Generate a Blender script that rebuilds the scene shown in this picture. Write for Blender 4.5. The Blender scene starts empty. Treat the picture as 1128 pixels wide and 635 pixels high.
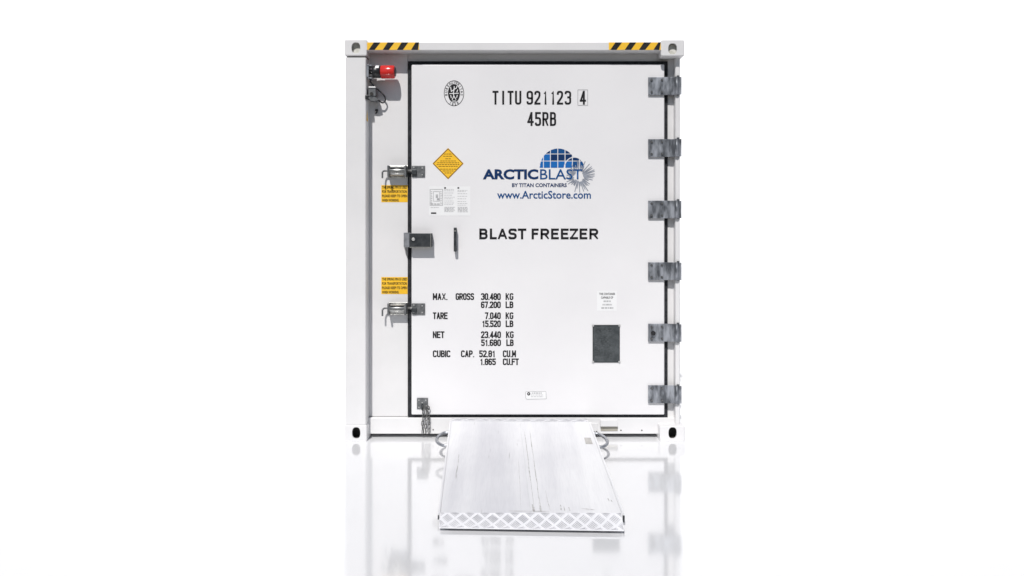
import bpy, bmesh, math, random
from mathutils import Vector, Matrix

random.seed(7)
scene = bpy.context.scene
COL = scene.collection

# ------------------------------------------------------------------ camera, world, sun, exposure
D, H, F, CX, HY = 5.0, 1.576, 766.0, 564.0, 245.0      # distance to the container front, eye height, focal length and horizon in photo pixels
cam_d = bpy.data.cameras.new('camera'); cam = bpy.data.objects.new('camera', cam_d); COL.objects.link(cam)
cam.location = (0, -D, H); cam.rotation_euler = (math.pi/2, 0, 0)
cam_d.sensor_width = 36; cam_d.lens = 36*F/1128; cam_d.shift_y = -(317.5-HY)/1128
cam_d.clip_end = 400; cam_d.clip_start = 0.05
scene.camera = cam

SUN_DIR = Vector((0.24, 1.0, -1.35)).normalized()
world = bpy.data.worlds.new('World'); scene.world = world; world.use_nodes = True
wn = world.node_tree; bg = wn.nodes['Background']
sky = wn.nodes.new('ShaderNodeTexSky'); sky.sky_type = 'NISHITA'; sky.sun_disc = False
sky.sun_elevation = math.asin(-SUN_DIR.z); sky.sun_rotation = math.atan2(-SUN_DIR.x, -SUN_DIR.y)
wn.links.new(sky.outputs[0], bg.inputs[0]); bg.inputs[1].default_value = 0.05
sd = bpy.data.lights.new('sun', 'SUN'); sd.energy = 4.0; sd.angle = math.radians(0.6); sd.color = (1, 0.975, 0.95)
sun = bpy.data.objects.new('sun', sd); COL.objects.link(sun); sun.location = (-1.5, -10, 14)
sun.rotation_euler = SUN_DIR.to_track_quat('-Z', 'Y').to_euler()
vs = scene.view_settings; vs.view_transform = 'Standard'; vs.look = 'None'; vs.gamma = 1; vs.use_curve_mapping = False
vs.exposure = -0.02
scene.cycles.caustics_reflective = False; scene.cycles.caustics_refractive = False

# ------------------------------------------------------------------ helpers
def X(px, d): return (px-CX)*(D+d)/F
def Z(py, d): return H+(HY-py)*(D+d)/F
def on_ground(px, py, z=0.0):
    dist = (H-z)*F/(py-HY); return Vector(((px-CX)*dist/F, dist-D, z))

def tag(o, label=None, cat=None, group=None, kind=None):
    for k, v in (('label', label), ('category', cat), ('group', group), ('kind', kind)):
        if v: o[k] = v
    return o

def obj(name, me, mat=None, parent=None, smooth=False):
    if isinstance(me, bmesh.types.BMesh):
        bm = me; bmesh.ops.recalc_face_normals(bm, faces=bm.faces[:])
        me = bpy.data.meshes.new(name); bm.to_mesh(me); bm.free()
    o = bpy.data.objects.new(name, me); COL.objects.link(o)
    if mat and not me.materials: me.materials.append(mat)
    if parent: o.parent = parent
    if smooth:
        for p in me.polygons: p.use_smooth = True
    return o

def empty(name, loc=(0, 0, 0), parent=None):
    o = bpy.data.objects.new(name, None); COL.objects.link(o); o.location = loc; o.empty_display_size = 0.2
    if parent: o.parent = parent
    return o

def box_into(bm, x0, x1, y0, y1, z0, z1, bevel=0.0, seg=2):
    r = bmesh.ops.create_cube(bm, size=1.0)
    for v in r['verts']:
        v.co = Vector(((x0+x1)/2+v.co.x*(x1-x0), (y0+y1)/2+v.co.y*(y1-y0), (z0+z1)/2+v.co.z*(z1-z0)))
    if bevel:
        es = list({e for v in r['verts'] for e in v.link_edges})
        bmesh.ops.bevel(bm, geom=es, offset=bevel, segments=seg, affect='EDGES', profile=0.5)
    return bm

def box(x0, x1, y0, y1, z0, z1, bevel=0.0):
    return box_into(bmesh.new(), x0, x1, y0, y1, z0, z1, bevel)

def pbox(px0, py0, px1, py1, d, t, bevel=0.0, bm=None):
    """a slab whose front face fills that pixel rectangle of the plane y = d and that is t deep"""
    return box_into(bm or bmesh.new(), X(px0, d), X(px1, d), d, d+t, Z(py1, d), Z(py0, d), bevel)

def prism(pts, d, t, bevel=0.0):
    """pixel outline on the plane y = d, t deep"""
    bm = bmesh.new()
    vs_ = [bm.verts.new((X(a, d), d, Z(b, d))) for a, b in pts]
    f = bm.faces.new(vs_)
    r = bmesh.ops.extrude_face_region(bm, geom=[f])
    bmesh.ops.translate(bm, vec=(0, t, 0), verts=[v for v in r['geom'] if isinstance(v, bmesh.types.BMVert)])
    if bevel: bmesh.ops.bevel(bm, geom=bm.edges[:], offset=bevel, segments=1, affect='EDGES')
    return bm

def extrude_xy(pts, z0, z1):
    """plan outline (x, y) raised from z0 to z1"""
    bm = bmesh.new()
    a = [bm.verts.new((x, y, z0)) for x, y in pts]; b = [bm.verts.new((x, y, z1)) for x, y in pts]
    bm.faces.new(a[::-1]); bm.faces.new(b)
    n = len(pts)
    for i in range(n): bm.faces.new((a[i], a[(i+1) % n], b[(i+1) % n], b[i]))
    return bm

def tube(pts, r, n=10, bm=None, caps=True):
    bm = bm or bmesh.new(); pts = [Vector(p) for p in pts]; rings = []
    up = None
    for i, p in enumerate(pts):
        t = (pts[min(i+1, len(pts)-1)]-pts[max(i-1, 0)]).normalized()
        if up is None: up = Vector((0, 0, 1)) if abs(t.z) < .9 else Vector((1, 0, 0))
        s = t.cross(up).normalized(); up = s.cross(t).normalized()
        rr = r[i] if isinstance(r, (list, tuple)) else r
        rings.append([bm.verts.new(p+rr*(math.cos(a)*s+math.sin(a)*up)) for a in [2*math.pi*k/n for k in range(n)]])
    for a, b in zip(rings, rings[1:]):
        for k in range(n): bm.faces.new((a[k], a[(k+1) % n], b[(k+1) % n], b[k])).smooth = True
    if caps: bm.faces.new(rings[0][::-1]); bm.faces.new(rings[-1])
    return bm

def spline(pts, n=8):
    P = [Vector(p) for p in pts]; out = []
    for i in range(len(P)-1):
        p0, p1, p2, p3 = P[max(i-1, 0)], P[i], P[i+1], P[min(i+2, len(P)-1)]
        for k in range(n):
            t = k/n
            out.append(.5*((2*p1)+(p2-p0)*t+(2*p0-5*p1+4*p2-p3)*t*t+(3*p1-p0-3*p2+p3)*t**3))
    return out+[P[-1]]

# ------------------------------------------------------------------ materials
def mat(name, c, rough=.5, metal=0.0, c2=None, scale=6.0, detail=6, stretch=(1, 1, 1), bump=0.0, bscale=None, lo=.35, hi=.65, ior=1.5, spec=.5):
    m = bpy.data.materials.new(name); m.use_nodes = True; nt = m.node_tree; p = nt.nodes['Principled BSDF']
    p.inputs['Base Color'].default_value = (*c, 1); p.inputs['Roughness'].default_value = rough
    p.inputs['Metallic'].default_value = metal; p.inputs['IOR'].default_value = ior; p.inputs['Specular IOR Level'].default_value = spec
    if c2 or bump:
        tc = nt.nodes.new('ShaderNodeTexCoord'); mp = nt.nodes.new('ShaderNodeMapping'); mp.inputs['Scale'].default_value = stretch
        nt.links.new(tc.outputs['Object'], mp.inputs[0])
    if c2:
        nz = nt.nodes.new('ShaderNodeTexNoise'); nz.inputs['Scale'].default_value = scale; nz.inputs['Detail'].default_value = detail
        nt.links.new(mp.outputs[0], nz.inputs['Vector'])
        cr = nt.nodes.new('ShaderNodeValToRGB'); cr.color_ramp.elements[0].position = lo; cr.color_ramp.elements[1].position = hi
        cr.color_ramp.elements[0].color = (*c, 1); cr.color_ramp.elements[1].color = (*c2, 1)
        nt.links.new(nz.outputs['Fac'], cr.inputs[0]); nt.links.new(cr.outputs[0], p.inputs['Base Color'])
    if bump:
        nb = nt.nodes.new('ShaderNodeTexNoise'); nb.inputs['Scale'].default_value = bscale or scale; nb.inputs['Detail'].default_value = 4
        nt.links.new(mp.outputs[0], nb.inputs['Vector'])
        b = nt.nodes.new('ShaderNodeBump'); b.inputs['Strength'].default_value = bump; b.inputs['Distance'].default_value = .01
        nt.links.new(nb.outputs['Fac'], b.inputs['Height']); nt.links.new(b.outputs[0], p.inputs['Normal'])
    return m

M = {}
M['paint'] = mat('white_paint', (.745, .735, .735), .4, c2=(.70, .695, .695), scale=2.2, bump=.12, bscale=14)
M['door'] = mat('door_paint', (.795, .785, .79), .34, c2=(.76, .75, .757), scale=1.3, bump=.06, bscale=5)
M['gasket'] = mat('black_rubber', (.018, .019, .022), .55, c2=(.038, .039, .044), scale=30, spec=.15)
M['galv'] = mat('galvanised_steel', (.10, .108, .12), .46, .5, c2=(.42, .44, .48), scale=16, detail=5, stretch=(1.6, 1, .55), lo=.38, hi=.66, bump=.15, bscale=60)
M['steel'] = mat('grey_steel', (.13, .135, .14), .42, .5, c2=(.22, .225, .23), scale=40)
M['bright'] = mat('bright_zinc', (.50, .50, .48), .34, .75, c2=(.36, .36, .35), scale=60)
M['darksteel'] = mat('dark_steel', (.035, .04, .045), .4, .4, c2=(.07, .075, .08), scale=30)
M['bolt'] = mat('bolt_steel', (.05, .05, .055), .4, .6, c2=(.2, .2, .2), scale=80)
M['screw'] = mat('screw_zinc', (.7, .7, .68), .35, .4, c2=(.5, .5, .5), scale=80)
M['black'] = mat('black_print', (.012, .012, .013), .5, c2=(.022, .022, .024), scale=40, spec=.15)
M['yellow'] = mat('yellow_vinyl', (.92, .54, .03), .42, c2=(.87, .50, .025), scale=9)
M['hazard_black'] = mat('black_vinyl', (.014, .014, .015), .4, c2=(.03, .03, .03), scale=30, spec=.15)
M['brown'] = mat('brown_print', (.20, .10, .015), .5, c2=(.26, .13, .02), scale=50, spec=.15)
M['navy'] = mat('navy_print', (.006, .030, .105), .45, c2=(.008, .036, .12), scale=20, spec=.15)
M['blue'] = mat('blue_print', (.012, .125, .40), .45, c2=(.016, .14, .44), scale=20, spec=.15)
M['midblue'] = mat('mid_blue_print', (.008, .065, .20), .45, c2=(.010, .075, .23), scale=20, spec=.15)
M['silver'] = mat('silver_print', (.20, .22, .27), .45, c2=(.33, .35, .40), scale=30)
M['label'] = mat('white_label', (.83, .83, .83), .4, c2=(.81, .81, .81), scale=20)
M['greyprint'] = mat('grey_print', (.38, .38, .39), .5, c2=(.5, .5, .5), scale=50)
M['plate'] = mat('data_plate_metal', (.045, .052, .056), .45, .2, c2=(.085, .095, .10), scale=25)
M['plateprint'] = mat('data_plate_print', (.02, .022, .024), .45, .2, c2=(.13, .14, .145), scale=60)
M['red'] = mat('red_plastic', (.68, .035, .03), .2, c2=(.6, .03, .026), scale=12, ior=1.5)
M['plastic'] = mat('black_plastic', (.014, .014, .016), .35, c2=(.025, .025, .028), scale=30)
M['lit_pocket'] = mat('casting_inside_lit', (.74, .73, .68), .6, c2=(.45, .44, .38), scale=22)  # upper casting pockets, colour lightened so the inside looks sunlit
M['hole'] = mat('shade_inside', (.02, .02, .02), .8, c2=(.05, .045, .04), scale=30)  # near-black colour stands in for the shade inside openings
M['cream'] = mat('slot_inside', (.40, .38, .32), .6, c2=(.33, .31, .26), scale=20)
M['chain'] = mat('chain_steel', (.05, .05, .05), .38, .6, c2=(.26, .255, .25), scale=70)
M['tube'] = mat('handle_tube', (.30, .31, .33), .35, .6, c2=(.42, .43, .46), scale=30)
M['tag'] = mat('ramp_sticker', (.50, .48, .46), .5, c2=(.38, .37, .35), scale=40)

def ramp_material():
    m = mat('aluminium_deck', (.56, .56, .59), .5, .15); nt = m.node_tree; p = nt.nodes['Principled BSDF']; N, L = nt.nodes.new, nt.links.new
    tc = N('ShaderNodeTexCoord')
    def noise(sc, stretch, det=5):
        mp = N('ShaderNodeMapping'); mp.inputs['Scale'].default_value = stretch; L(tc.outputs['Object'], mp.inputs[0])
        n = N('ShaderNodeTexNoise'); n.inputs['Scale'].default_value = sc; n.inputs['Detail'].default_value = det; L(mp.outputs[0], n.inputs['Vector']); return n.outputs['Fac']
    def ramp(src, a, ca, b, cb):
        r = N('ShaderNodeValToRGB'); e = r.color_ramp.elements
        e[0].position, e[0].color, e[1].position, e[1].color = a, (*ca, 1), b, (*cb, 1); L(src, r.inputs[0]); return r.outputs[0]
    def mul(a, b):
        x = N('ShaderNodeMix'); x.data_type = 'RGBA'; x.blend_type = 'MULTIPLY'; x.inputs[0].default_value = 1; L(a, x.inputs[6]); L(b, x.inputs[7]); return x.outputs[2]
    broad = ramp(noise(4, (1, .05, 1), 3), .32, (.60, .60, .625), .64, (.79, .79, .795))
    fine = ramp(noise(140, (1, .012, 1), 2), .3, (.95, .95, .955), .6, (1, 1, 1))
    scratch = ramp(noise(38, (1, .06, 1), 2), .21, (.6, .59, .57), .30, (1, 1, 1))
    blot = ramp(noise(3.2, (1, .8, 1), 8), .3, (.92, .92, .93), .6, (1, 1, 1))
    L(mul(mul(broad, fine), mul(scratch, blot)), p.inputs['Base Color'])
    return m
M['deck'] = ramp_material()
M['tread'] = mat('tread_plate', (.76, .76, .78), .5, .1, c2=(.70, .70, .72), scale=9)
M['bar'] = mat('tread_bars', (.56, .56, .585), .4, .15, c2=(.66, .66, .68), scale=30)

def floor_material():
    m = mat('polished_white_floor', (.77, .772, .78), .085, c2=(.755, .758, .766), scale=1.2, ior=4.0)
    return m
M['floor'] = floor_material()
M['backdrop'] = mat('white_backdrop', (.93, .93, .93), .9, c2=(.92, .92, .925), scale=.4, spec=.1)

# ------------------------------------------------------------------ setting
bm = bmesh.new()
q = [bm.verts.new(p) for p in ((-45, -2.5, 0), (45, -2.5, 0), (45, 24, 0), (-45, 24, 0))]; bm.faces.new(q)
tag(obj('floor', bm, M['floor']), 'glossy pure white floor under the container', kind='structure')
bm = bmesh.new(); prof = []
for k in range(13):
    a = math.radians(62*k/12); prof.append((24+6*math.sin(a), 6*(1-math.cos(a))+.004))
ey, ez = prof[-1]; prof.append((ey+12*math.cos(math.radians(62)), ez+12*2*math.sin(math.radians(62))))
rows = [[bm.verts.new((x, y, z)) for x in (-45, 45)] for y, z in prof]
for a, b in zip(rows, rows[1:]): bm.faces.new((a[0], a[1], b[1], b[0])).smooth = True
tag(obj('backdrop', bm, M['backdrop']), 'seamless white backdrop sweeping up behind the container', kind='structure')

# ------------------------------------------------------------------ lettering
CURVE_CACHE = {}
def font_mesh(s, bold=0.0):
    cu = bpy.data.curves.new('lettering', 'FONT'); cu.body = s; cu.size = 1; cu.offset = bold; cu.resolution_u = 3; cu.fill_mode = 'BOTH'
    o = bpy.data.objects.new('lettering', cu); COL.objects.link(o)
    dg = bpy.context.evaluated_depsgraph_get(); me = bpy.data.meshes.new_from_object(o.evaluated_get(dg))
    bpy.data.objects.remove(o); bpy.data.curves.remove(cu); return me

def text(name, s, px0, py0, px1, py1, d, material, parent, bold=0.0, lift=.0012):
    """lettering in the built-in sans, its own bounding box fitted to a pixel rectangle on plane y = d"""
    me = font_mesh(s, bold); me.materials.clear()
    xs = [v.co.x for v in me.vertices]; ys = [v.co.y for v in me.vertices]; a, b, c, e = min(xs), max(xs), min(ys), max(ys)
    for v in me.vertices:
        u, w = (v.co.x-a)/(b-a), (v.co.y-c)/(e-c)
        px, py = px0+u*(px1-px0), py1+w*(py0-py1)
        v.co = (X(px, d), d-lift, Z(py, d))
    return obj(name, me, material, parent)

R = 1
G = {
 'T': [[(0, 1), (1, 1)], [(.5, 1), (.5, 0)]], 'I': [[(.5, 0), (.5, 1)]], 'U': [[(0, 1), (0, 0, R), (1, 0, R), (1, 1)]],
 '9': [[(0, .2), (0, 0, R), (1, 0, R), (1, 1, R), (0, 1, R), (0, .45, R), (1, .45)]],
 '6': [[(1, .8), (1, 1, R), (0, 1, R), (0, 0, R), (1, 0, R), (1, .55, R), (0, .55)]],
 '2': [[(0, .75), (0, 1, R), (1, 1, R), (1, .6, R), (0, .08), (0, 0), (1, 0)]], '1': [[(.2, .82), (.65, 1), (.65, 0)]],
 '3': [[(0, .8), (0, 1, R), (1, 1, R), (1, .53, R), (.35, .53)], [(.35, .53), (1, .53, R), (1, 0, R), (0, 0, R), (0, .2)]],
 '4': [[(.78, 0), (.78, 1)], [(.72, 1), (0, .25)], [(0, .25), (1.08, .25)]],
 '5': [[(.95, 1), (.05, 1), (.05, .58), (1, .58, R), (1, 0, R), (0, 0, R), (0, .2)]], '7': [[(0, 1), (1, 1), (.35, 0)]],
 '8': [[(.5, .53), (0, .53, R), (0, 1, R), (1, 1, R), (1, .53, R), (.5, .53)], [(.5, .53), (0, .53, R), (0, 0, R), (1, 0, R), (1, .53, R), (.5, .53)]],
 '0': [[(0, .5), (0, 0, R), (1, 0, R), (1, 1, R), (0, 1, R), (0, .5)]], 'O': [[(0, .5), (0, 0, R), (1, 0, R), (1, 1, R), (0, 1, R), (0, .5)]],
 'R': [[(0, 0), (0, 1), (1, 1, R), (1, .48, R), (0, .48)], [(.5, .48), (1.02, 0)]],
 'B': [[(0, 0), (0, 1), (.95, 1, R), (.95, .53, R), (0, .53)], [(.3, .53), (1, .53, R), (1, 0, R), (0, 0)]],
 'M': [[(0, 0), (0, 1)], [(0, 1), (.5, .22)], [(.5, .22), (1, 1)], [(1, 1), (1, 0)]], 'A': [[(0, 0), (.46, 1)], [(.54, 1), (1, 0)], [(.17, .3), (.83, .3)]],
 'X': [[(0, 0), (1, 1)], [(0, 1), (1, 0)]], 'G': [[(1, .8), (1, 1, R), (0, 1, R), (0, 0, R), (1, 0, R), (1, .47), (.55, .47)]],
 'S': [[(1, .8), (1, 1, R), (0, 1, R), (0, .54, R), (1, .5, R), (1, 0, R), (0, 0, R), (0, .2)]],
 'K': [[(0, 0), (0, 1)], [(1, 1), (0, .42)], [(.35, .6), (1, 0)]], 'L': [[(0, 1), (0, 0), (1, 0)]],
 'E': [[(1, 1), (0, 1), (0, 0), (1, 0)], [(0, .52), (.85, .52)]], 'N': [[(0, 0), (0, 1)], [(0, 1), (1, 0)], [(1, 0), (1, 1)]], 'Z': [[(0, 1), (1, 1)], [(1, 1), (0, 0)], [(0, 0), (1, 0)]],
 'C': [[(1, .78), (1, 1, R), (0, 1, R), (0, 0, R), (1, 0, R), (1, .22)]], 'P': [[(0, 0), (0, 1), (1, 1, R), (1, .46, R), (0, .46)]],
 'F': [[(1, 1), (0, 1), (0, 0)], [(0, .52), (.85, .52)]], '.': [[(.5, 0), (.5, .06)]],
}
GW = {'I': .0, '.': .0, '1': .75, 'M': 1.15, 'T': 1.0}

def round_poly(pts, r):
    out = []
    for i, p in enumerate(pts):
        v = Vector(p[:2])
        if len(p) == 3 and 0 < i < len(pts)-1:
            a, b = Vector(pts[i-1][:2])-v, Vector(pts[i+1][:2])-v
            rr = min(r, a.length*.499, b.length*.499); a, b = v+a.normalized()*rr, v+b.normalized()*rr
            for k in range(7):
                t = k/6; w = math.sqrt(.5)*2*t*(1-t); out.append((a*(1-t)**2+v*w+b*t*t)/((1-t)**2+w+t*t))
        else: out.append(v)
    return out

def stroke(bm, pts, w, y, clamp=None):
    """flat mitred ribbon of width w along (x, z) points on the plane y"""
    ps = [pts[0]]
    for p in pts[1:]:
        if (p-ps[-1]).length > 1e-6: ps.append(p)
    if clamp and (ps[0]-ps[-1]).length > 1e-6:
        bx0, bx1, bz0, bz1 = clamp[0]+w/2, clamp[1]-w/2, clamp[2]+w/2, clamp[3]-w/2; m_ = w*.02
        for e_, o_ in ((0, 1), (-1, -2)):                      # square the ends that reach the edge of the letter
            ext = ps[e_]+(ps[e_]-ps[o_]).normalized()*w/2
            if not (bx0-m_ < ext.x < bx1+m_ and bz0-m_ < ext.y < bz1+m_): ps[e_] = ext
    prev = None
    for i, p in enumerate(ps):
        d0 = (p-ps[i-1]).normalized() if i else None; d1 = (ps[i+1]-p).normalized() if i < len(ps)-1 else None
        n0 = Vector((-d0.y, d0.x)) if d0 else None; n1 = Vector((-d1.y, d1.x)) if d1 else None
        if n0 is None: n = n1
        elif n1 is None: n = n0
        else:
            n = (n0+n1)
            n = n0 if n.length < .3 else n.normalized()/max(.5, n.normalized().dot(n0))
        a = bm.verts.new((p.x+n.x*w/2, y, p.y+n.y*w/2)); b = bm.verts.new((p.x-n.x*w/2, y, p.y-n.y*w/2))
        if clamp:
            for q_ in (a, b): q_.co.x = min(max(q_.co.x, clamp[0]), clamp[1]); q_.co.z = min(max(q_.co.z, clamp[2]), clamp[3])
        if prev: bm.faces.new((prev[0], prev[1], b, a))
        prev = (a, b)

def stencil(name, s, px0, py0, px1, py1, d, material, parent, wpx=2.0, gap=.75, xs=None, rf=.42):
    """condensed rounded lettering made of strokes; fitted to a pixel rectangle"""
    k = (D+d)/F; w = wpx*k; x0, x1 = X(px0, d)+w/2, X(px1, d)-w/2; z0, z1 = Z(py1, d)+w/2, Z(py0, d)-w/2
    adv, pos = 0.0, []
    for c in s:
        if c == ' ': adv += .9; continue
        gw = GW.get(c, 1.0); pos.append((c, adv, gw)); adv += gw+gap
    tot = adv-gap; u = (x1-x0)/tot; bm = bmesh.new(); n = 0
    for i, (c, a, gw) in enumerate(pos):
        gx0 = x0+a*u; gwid = gw*u
        if xs: gx0 = X(xs[i][0], d)+w/2; gwid = max(0, (xs[i][1]-xs[i][0])*k-w)
        for pl in G[c]:
            pts = [(gx0+(p[0] if gwid else 0)*gwid, z0+p[1]*(z1-z0))+tuple(p[2:]) for p in pl]
            stroke(bm, round_poly(pts, gwid*rf if gwid else 0), w, d-.0011-.00002*n, (gx0-w/2, gx0+gwid*(1.09 if c == '4' else 1)+w/2, z0-w/2, z1+w/2)); n += 1
    return obj(name, bm, material, parent)

def print_bars(name, rects, d, material, parent, lift=.001):
    bm = bmesh.new()
    for a, b, c, e in rects:
        bm.faces.new([bm.verts.new((X(u, d), d-lift, Z(v, d))) for u, v in ((a, b), (c, b), (c, e), (a, e))])
    return tag(obj(name, bm, material, parent), kind='stuff')

def text_rows(x0, x1, ys, h, seed, jag=.25, word=(1.2, 3.2)):
    """rows of word-like dashes for print too small to read"""
    rn = random.Random(seed); out = []
    for y in ys:
        x = x0; end = x1-rn.random()*jag*(x1-x0)
        while x < end-.6:
            w = min(rn.uniform(*word), end-x); out.append((x, y, x+w, y+h)); x += w+.55
    return out

# ------------------------------------------------------------------ the container
root = empty('shipping_container', (0, 0, 0))
tag(root, 'white refrigerated shipping container seen end-on with its freezer door shut', 'container')
FR, DR, SL = .11, .07, .08          # depth of the recessed frame, of the door skin and of the sill behind the corner castings
W0, W1 = X(379.5, 0), X(754.3, 0)

def casting(px0, py0, px1, py1, hx, hy, hw, hh, inside, depth=.178, d=0.0, pd=.075):
    x0, x1, z0, z1 = X(px0, d), X(px1, d), Z(py1, d), Z(py0, d); cx, cz = X(hx, d), Z(hy, d); a, b = hw*(D+d)/F/2, hh*(D+d)/F/2
    N_ = 48; r = .012; bm = bmesh.new()
    def rect(inset, y):
        out = []
        X0, X1, Z0, Z1, rr = x0+inset, x1-inset, z0+inset, z1-inset, max(.004, r-inset)
        for i in range(N_):
            q_ = i*4//N_; t = (i % (N_//4))/(N_//4-1)
            ctr = ((X1-rr, Z1-rr), (X0+rr, Z1-rr), (X0+rr, Z0+rr), (X1-rr, Z0+rr))[q_]
            ang = math.pi/2*(q_+t); out.append(bm.verts.new((ctr[0]+rr*math.cos(ang), y, ctr[1]+rr*math.sin(ang))))
        return out
    def oval(s, y):
        out = []
        for i in range(N_):
            q_ = i*4//N_; t = (i % (N_//4))/(N_//4-1); ang = math.pi/2*(q_+t*.92+.04)
            ca, sa = math.cos(ang), math.sin(ang)
            out.append(bm.verts.new((cx+s*a*math.copysign(abs(ca)**.75, ca), y, cz+s*b*math.copysign(abs(sa)**.85, sa))))
        return out
    rings = [rect(0, d+depth), rect(0, d+.006), rect(.002, d+.0018), rect(.006, d), oval(1.03, d), oval(1.0, d+.002), oval(1.0, d+.016)]
    for p, q_ in zip(rings, rings[1:]):
        for i in range(N_): bm.faces.new((p[i], p[(i+1) % N_], q_[(i+1) % N_], q_[i]))
    bm.faces.new(rings[0])
    o = obj('corner_casting', bm, M['paint'], root)
    # pocket behind the opening
    bm = bmesh.new(); w = min(a*1.35, .055)
    for vs_ in (((-1, .0145, -1), (-1, .0145, 1), (-1, pd, 1), (-1, pd, -1)), ((1, .0145, -1), (1, pd, -1), (1, pd, 1), (1, .0145, 1)),
                ((-1, pd, -1), (-1, pd, 1), (1, pd, 1), (1, pd, -1)), ((-1, .0145, -1), (-1, pd, -1), (1, pd, -1), (1, .0145, -1)),
                ((-1, .0145, 1), (1, .0145, 1), (1, pd, 1), (-1, pd, 1))):
        bm.faces.new([bm.verts.new((cx+u*w, d+v, cz+t*b*1.15)) for u, v, t in vs_])
    obj('pocket', bm, inside, o)
    return o

casting(379.5, 43.5, 404, 61.5, 392, 53, 9.5, 12, M['lit_pocket'], pd=.028)
casting(728.2, 44, 754, 62, 741, 54, 9.5, 12, M['lit_pocket'], pd=.028)
casting(379.5, 468.5, 404, 487, 392.3, 477.3, 9, 12.5, M['hole'])
casting(727, 469.6, 754.6, 487, 741, 477.3, 9, 12.5, M['hole'])

# left corner post: flat front with an angled return
xl, xr, xi = X(380.5, .003), X(403.2, .003), X(411, FR)
pz0, pz1 = Z(468.2, .003), Z(63.6, .003)
bm = extrude_xy([(xl, .008), (xl+.005, .003), (xr-.006, .003), (xr, .009), (xr, .17), (xl, .17)], pz0, pz1)
obj('corner_post', bm, M['paint'], root)
obj('gap_filler', box(xl+.003, xr-.003, .035, .16, pz1+.0005, Z(61.3, 0)), M['steel'], root)  # dark grey filler stands in for the shaded gap under the casting
# right corner post: narrow outer flange, return and recessed strip
x0, x1 = X(744.8, .03), X(750, .03)
obj('corner_post', extrude_xy([(x0, .058), (x0+.004, .052), (x1-.005, .052), (x1, .058), (x1, .17), (x0-.004, .17)], Z(469.4, .0), Z(61.5, .03)), M['paint'], root)
obj('door_jamb', pbox(735.4, 50, 744.2, 460.4, FR-.004, .06, .002), M['paint'], root)
# header
bm = pbox(403.5, 46.6, 728.6, 55.6, .002, FR-.004, .004)
obj('header', bm, M['paint'], root)
obj('door_lintel', pbox(449.6, 48, 735, 67.6, FR, .06), M['paint'], root)
obj('end_panel', pbox(401, 47, 449.2, 458.8, FR, .06, .001), M['paint'], root)
obj('panel_seam', pbox(404, 458.9, 449, 459.5, FR+.006, .03), M['darksteel'], root)
# sill
bm = pbox(401, 460.6, 743.6, 478.2, SL, .10, .004)
sill = obj('sill', bm, M['paint'], root)
for hx, hy in ((477.2, 473.6), (684, 474.3), (707, 474.3)):
    o = obj('drain_hole', tube([(X(hx, SL), SL-.0012, Z(hy, SL)), (X(hx, SL), SL+.004, Z(hy, SL))], .0052, 12), M['hole'], sill)  # dark disc in place of a shaded opening
obj('slot_cover', pbox(661.3, 463.4, 680.6, 470.2, SL-.022, .024, .002), M['paint'], sill)
bm = bmesh.new(); pbox(661.8, 470.4, 680.4, 475, SL-.004, .006, .001, bm)
obj('slot', bm, M['cream'], sill)
for bx_, by_, r in ((651.3, 471.5, .007), (654.2, 475.6, .006), (657, 475.4, .006)):
    obj('bolt', tube([(X(bx_, SL), SL-.012, Z(by_, SL)), (X(bx_, SL), SL+.004, Z(by_, SL))], r, 6), M['bolt'], sill)
obj('ramp_bracket', pbox(648, 466.5, 658.5, 478, SL-.008, .01, .002), M['paint'], sill)

# body behind the end frame
LEN = 12.19
zt, zb = Z(47, 0), .055
for s, x in ((-1, W0+.012), (1, W1-.012)):
    pts_o, pts_i = [], []
    y = .17; k = 0
    while y < LEN-.2:
        off = .018 if k % 2 else 0
        pts_o += [(x-s*off, y+.02), (x-s*off, min(y+.21, LEN-.18))]; y += .23; k += 1
    pts = pts_o+[(x-s*.06, LEN-.18), (x-s*.06, .19)]
    obj('side_wall', extrude_xy(pts if s < 0 else pts[::-1], .20, zt-.10), M['paint'], root)
    lo, hi = sorted((x, x-s*.09)); obj('top_rail', box(lo, hi, .16, LEN-.17, zt-.0995, zt-.01, .004), M['paint'], root)
    obj('bottom_rail', box(lo, hi, .16, LEN-.17, .035, .1995, .004), M['paint'], root)
    lo, hi = sorted((x-s*.003, x-s*.16)); obj('corner_post', box(lo, hi, LEN-.165, LEN-.004, .121, 2.77, .004), M['paint'], root)
    for z0 in (0, 2.772): obj('corner_casting', box(min(x+s*.012, x-s*.15), max(x+s*.012, x-s*.15), LEN-.178, LEN, z0, z0+.118, .008), M['paint'], root)
obj('roof', box(W0+.11, W1-.11, .12, LEN-.05, zt-.09, zt-.03), M['paint'], root)
obj('rear_wall', box(W0+.18, W1-.18, LEN-.10, LEN-.03, .05, zt-.095), M['paint'], root)
obj('underframe', box(W0+.11, W1-.11, .19, LEN-.12, .05, .16), M['darksteel'], root)

# hazard striping on the header
def hazard(px0, px1, starts):
    d = .0012; slab = obj('hazard_stripe', pbox(px0, 46.9, px1, 55.2, d, .0006), M['yellow'], root)
    for b0, b1, t0, t1 in starts:
        d2 = d-.0005; clip = lambda v: max(px0, min(px1, v))
        poly = [(b0, 55.2), (b1, 55.2), (clip(t1), 46.9), (clip(t0), 46.9)]
        obj('stripe', prism(poly, d2, .0004), M['hazard_black'], slab)
hazard(404.3, 461.6, [(406.0, 412.6, 411.8, 419.2), (421.6, 428.2, 427.0, 434.6), (437.2, 443.8, 442.4, 449.8), (452.8, 460.4, 457.8, 464)])
hazard(670.6, 727.9, [(672.2, 679, 678, 685.4), (688.2, 695, 693.8, 701), (703.8, 710.6, 709.4, 717.4), (719.8, 726.2, 725.2, 733)])

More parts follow.
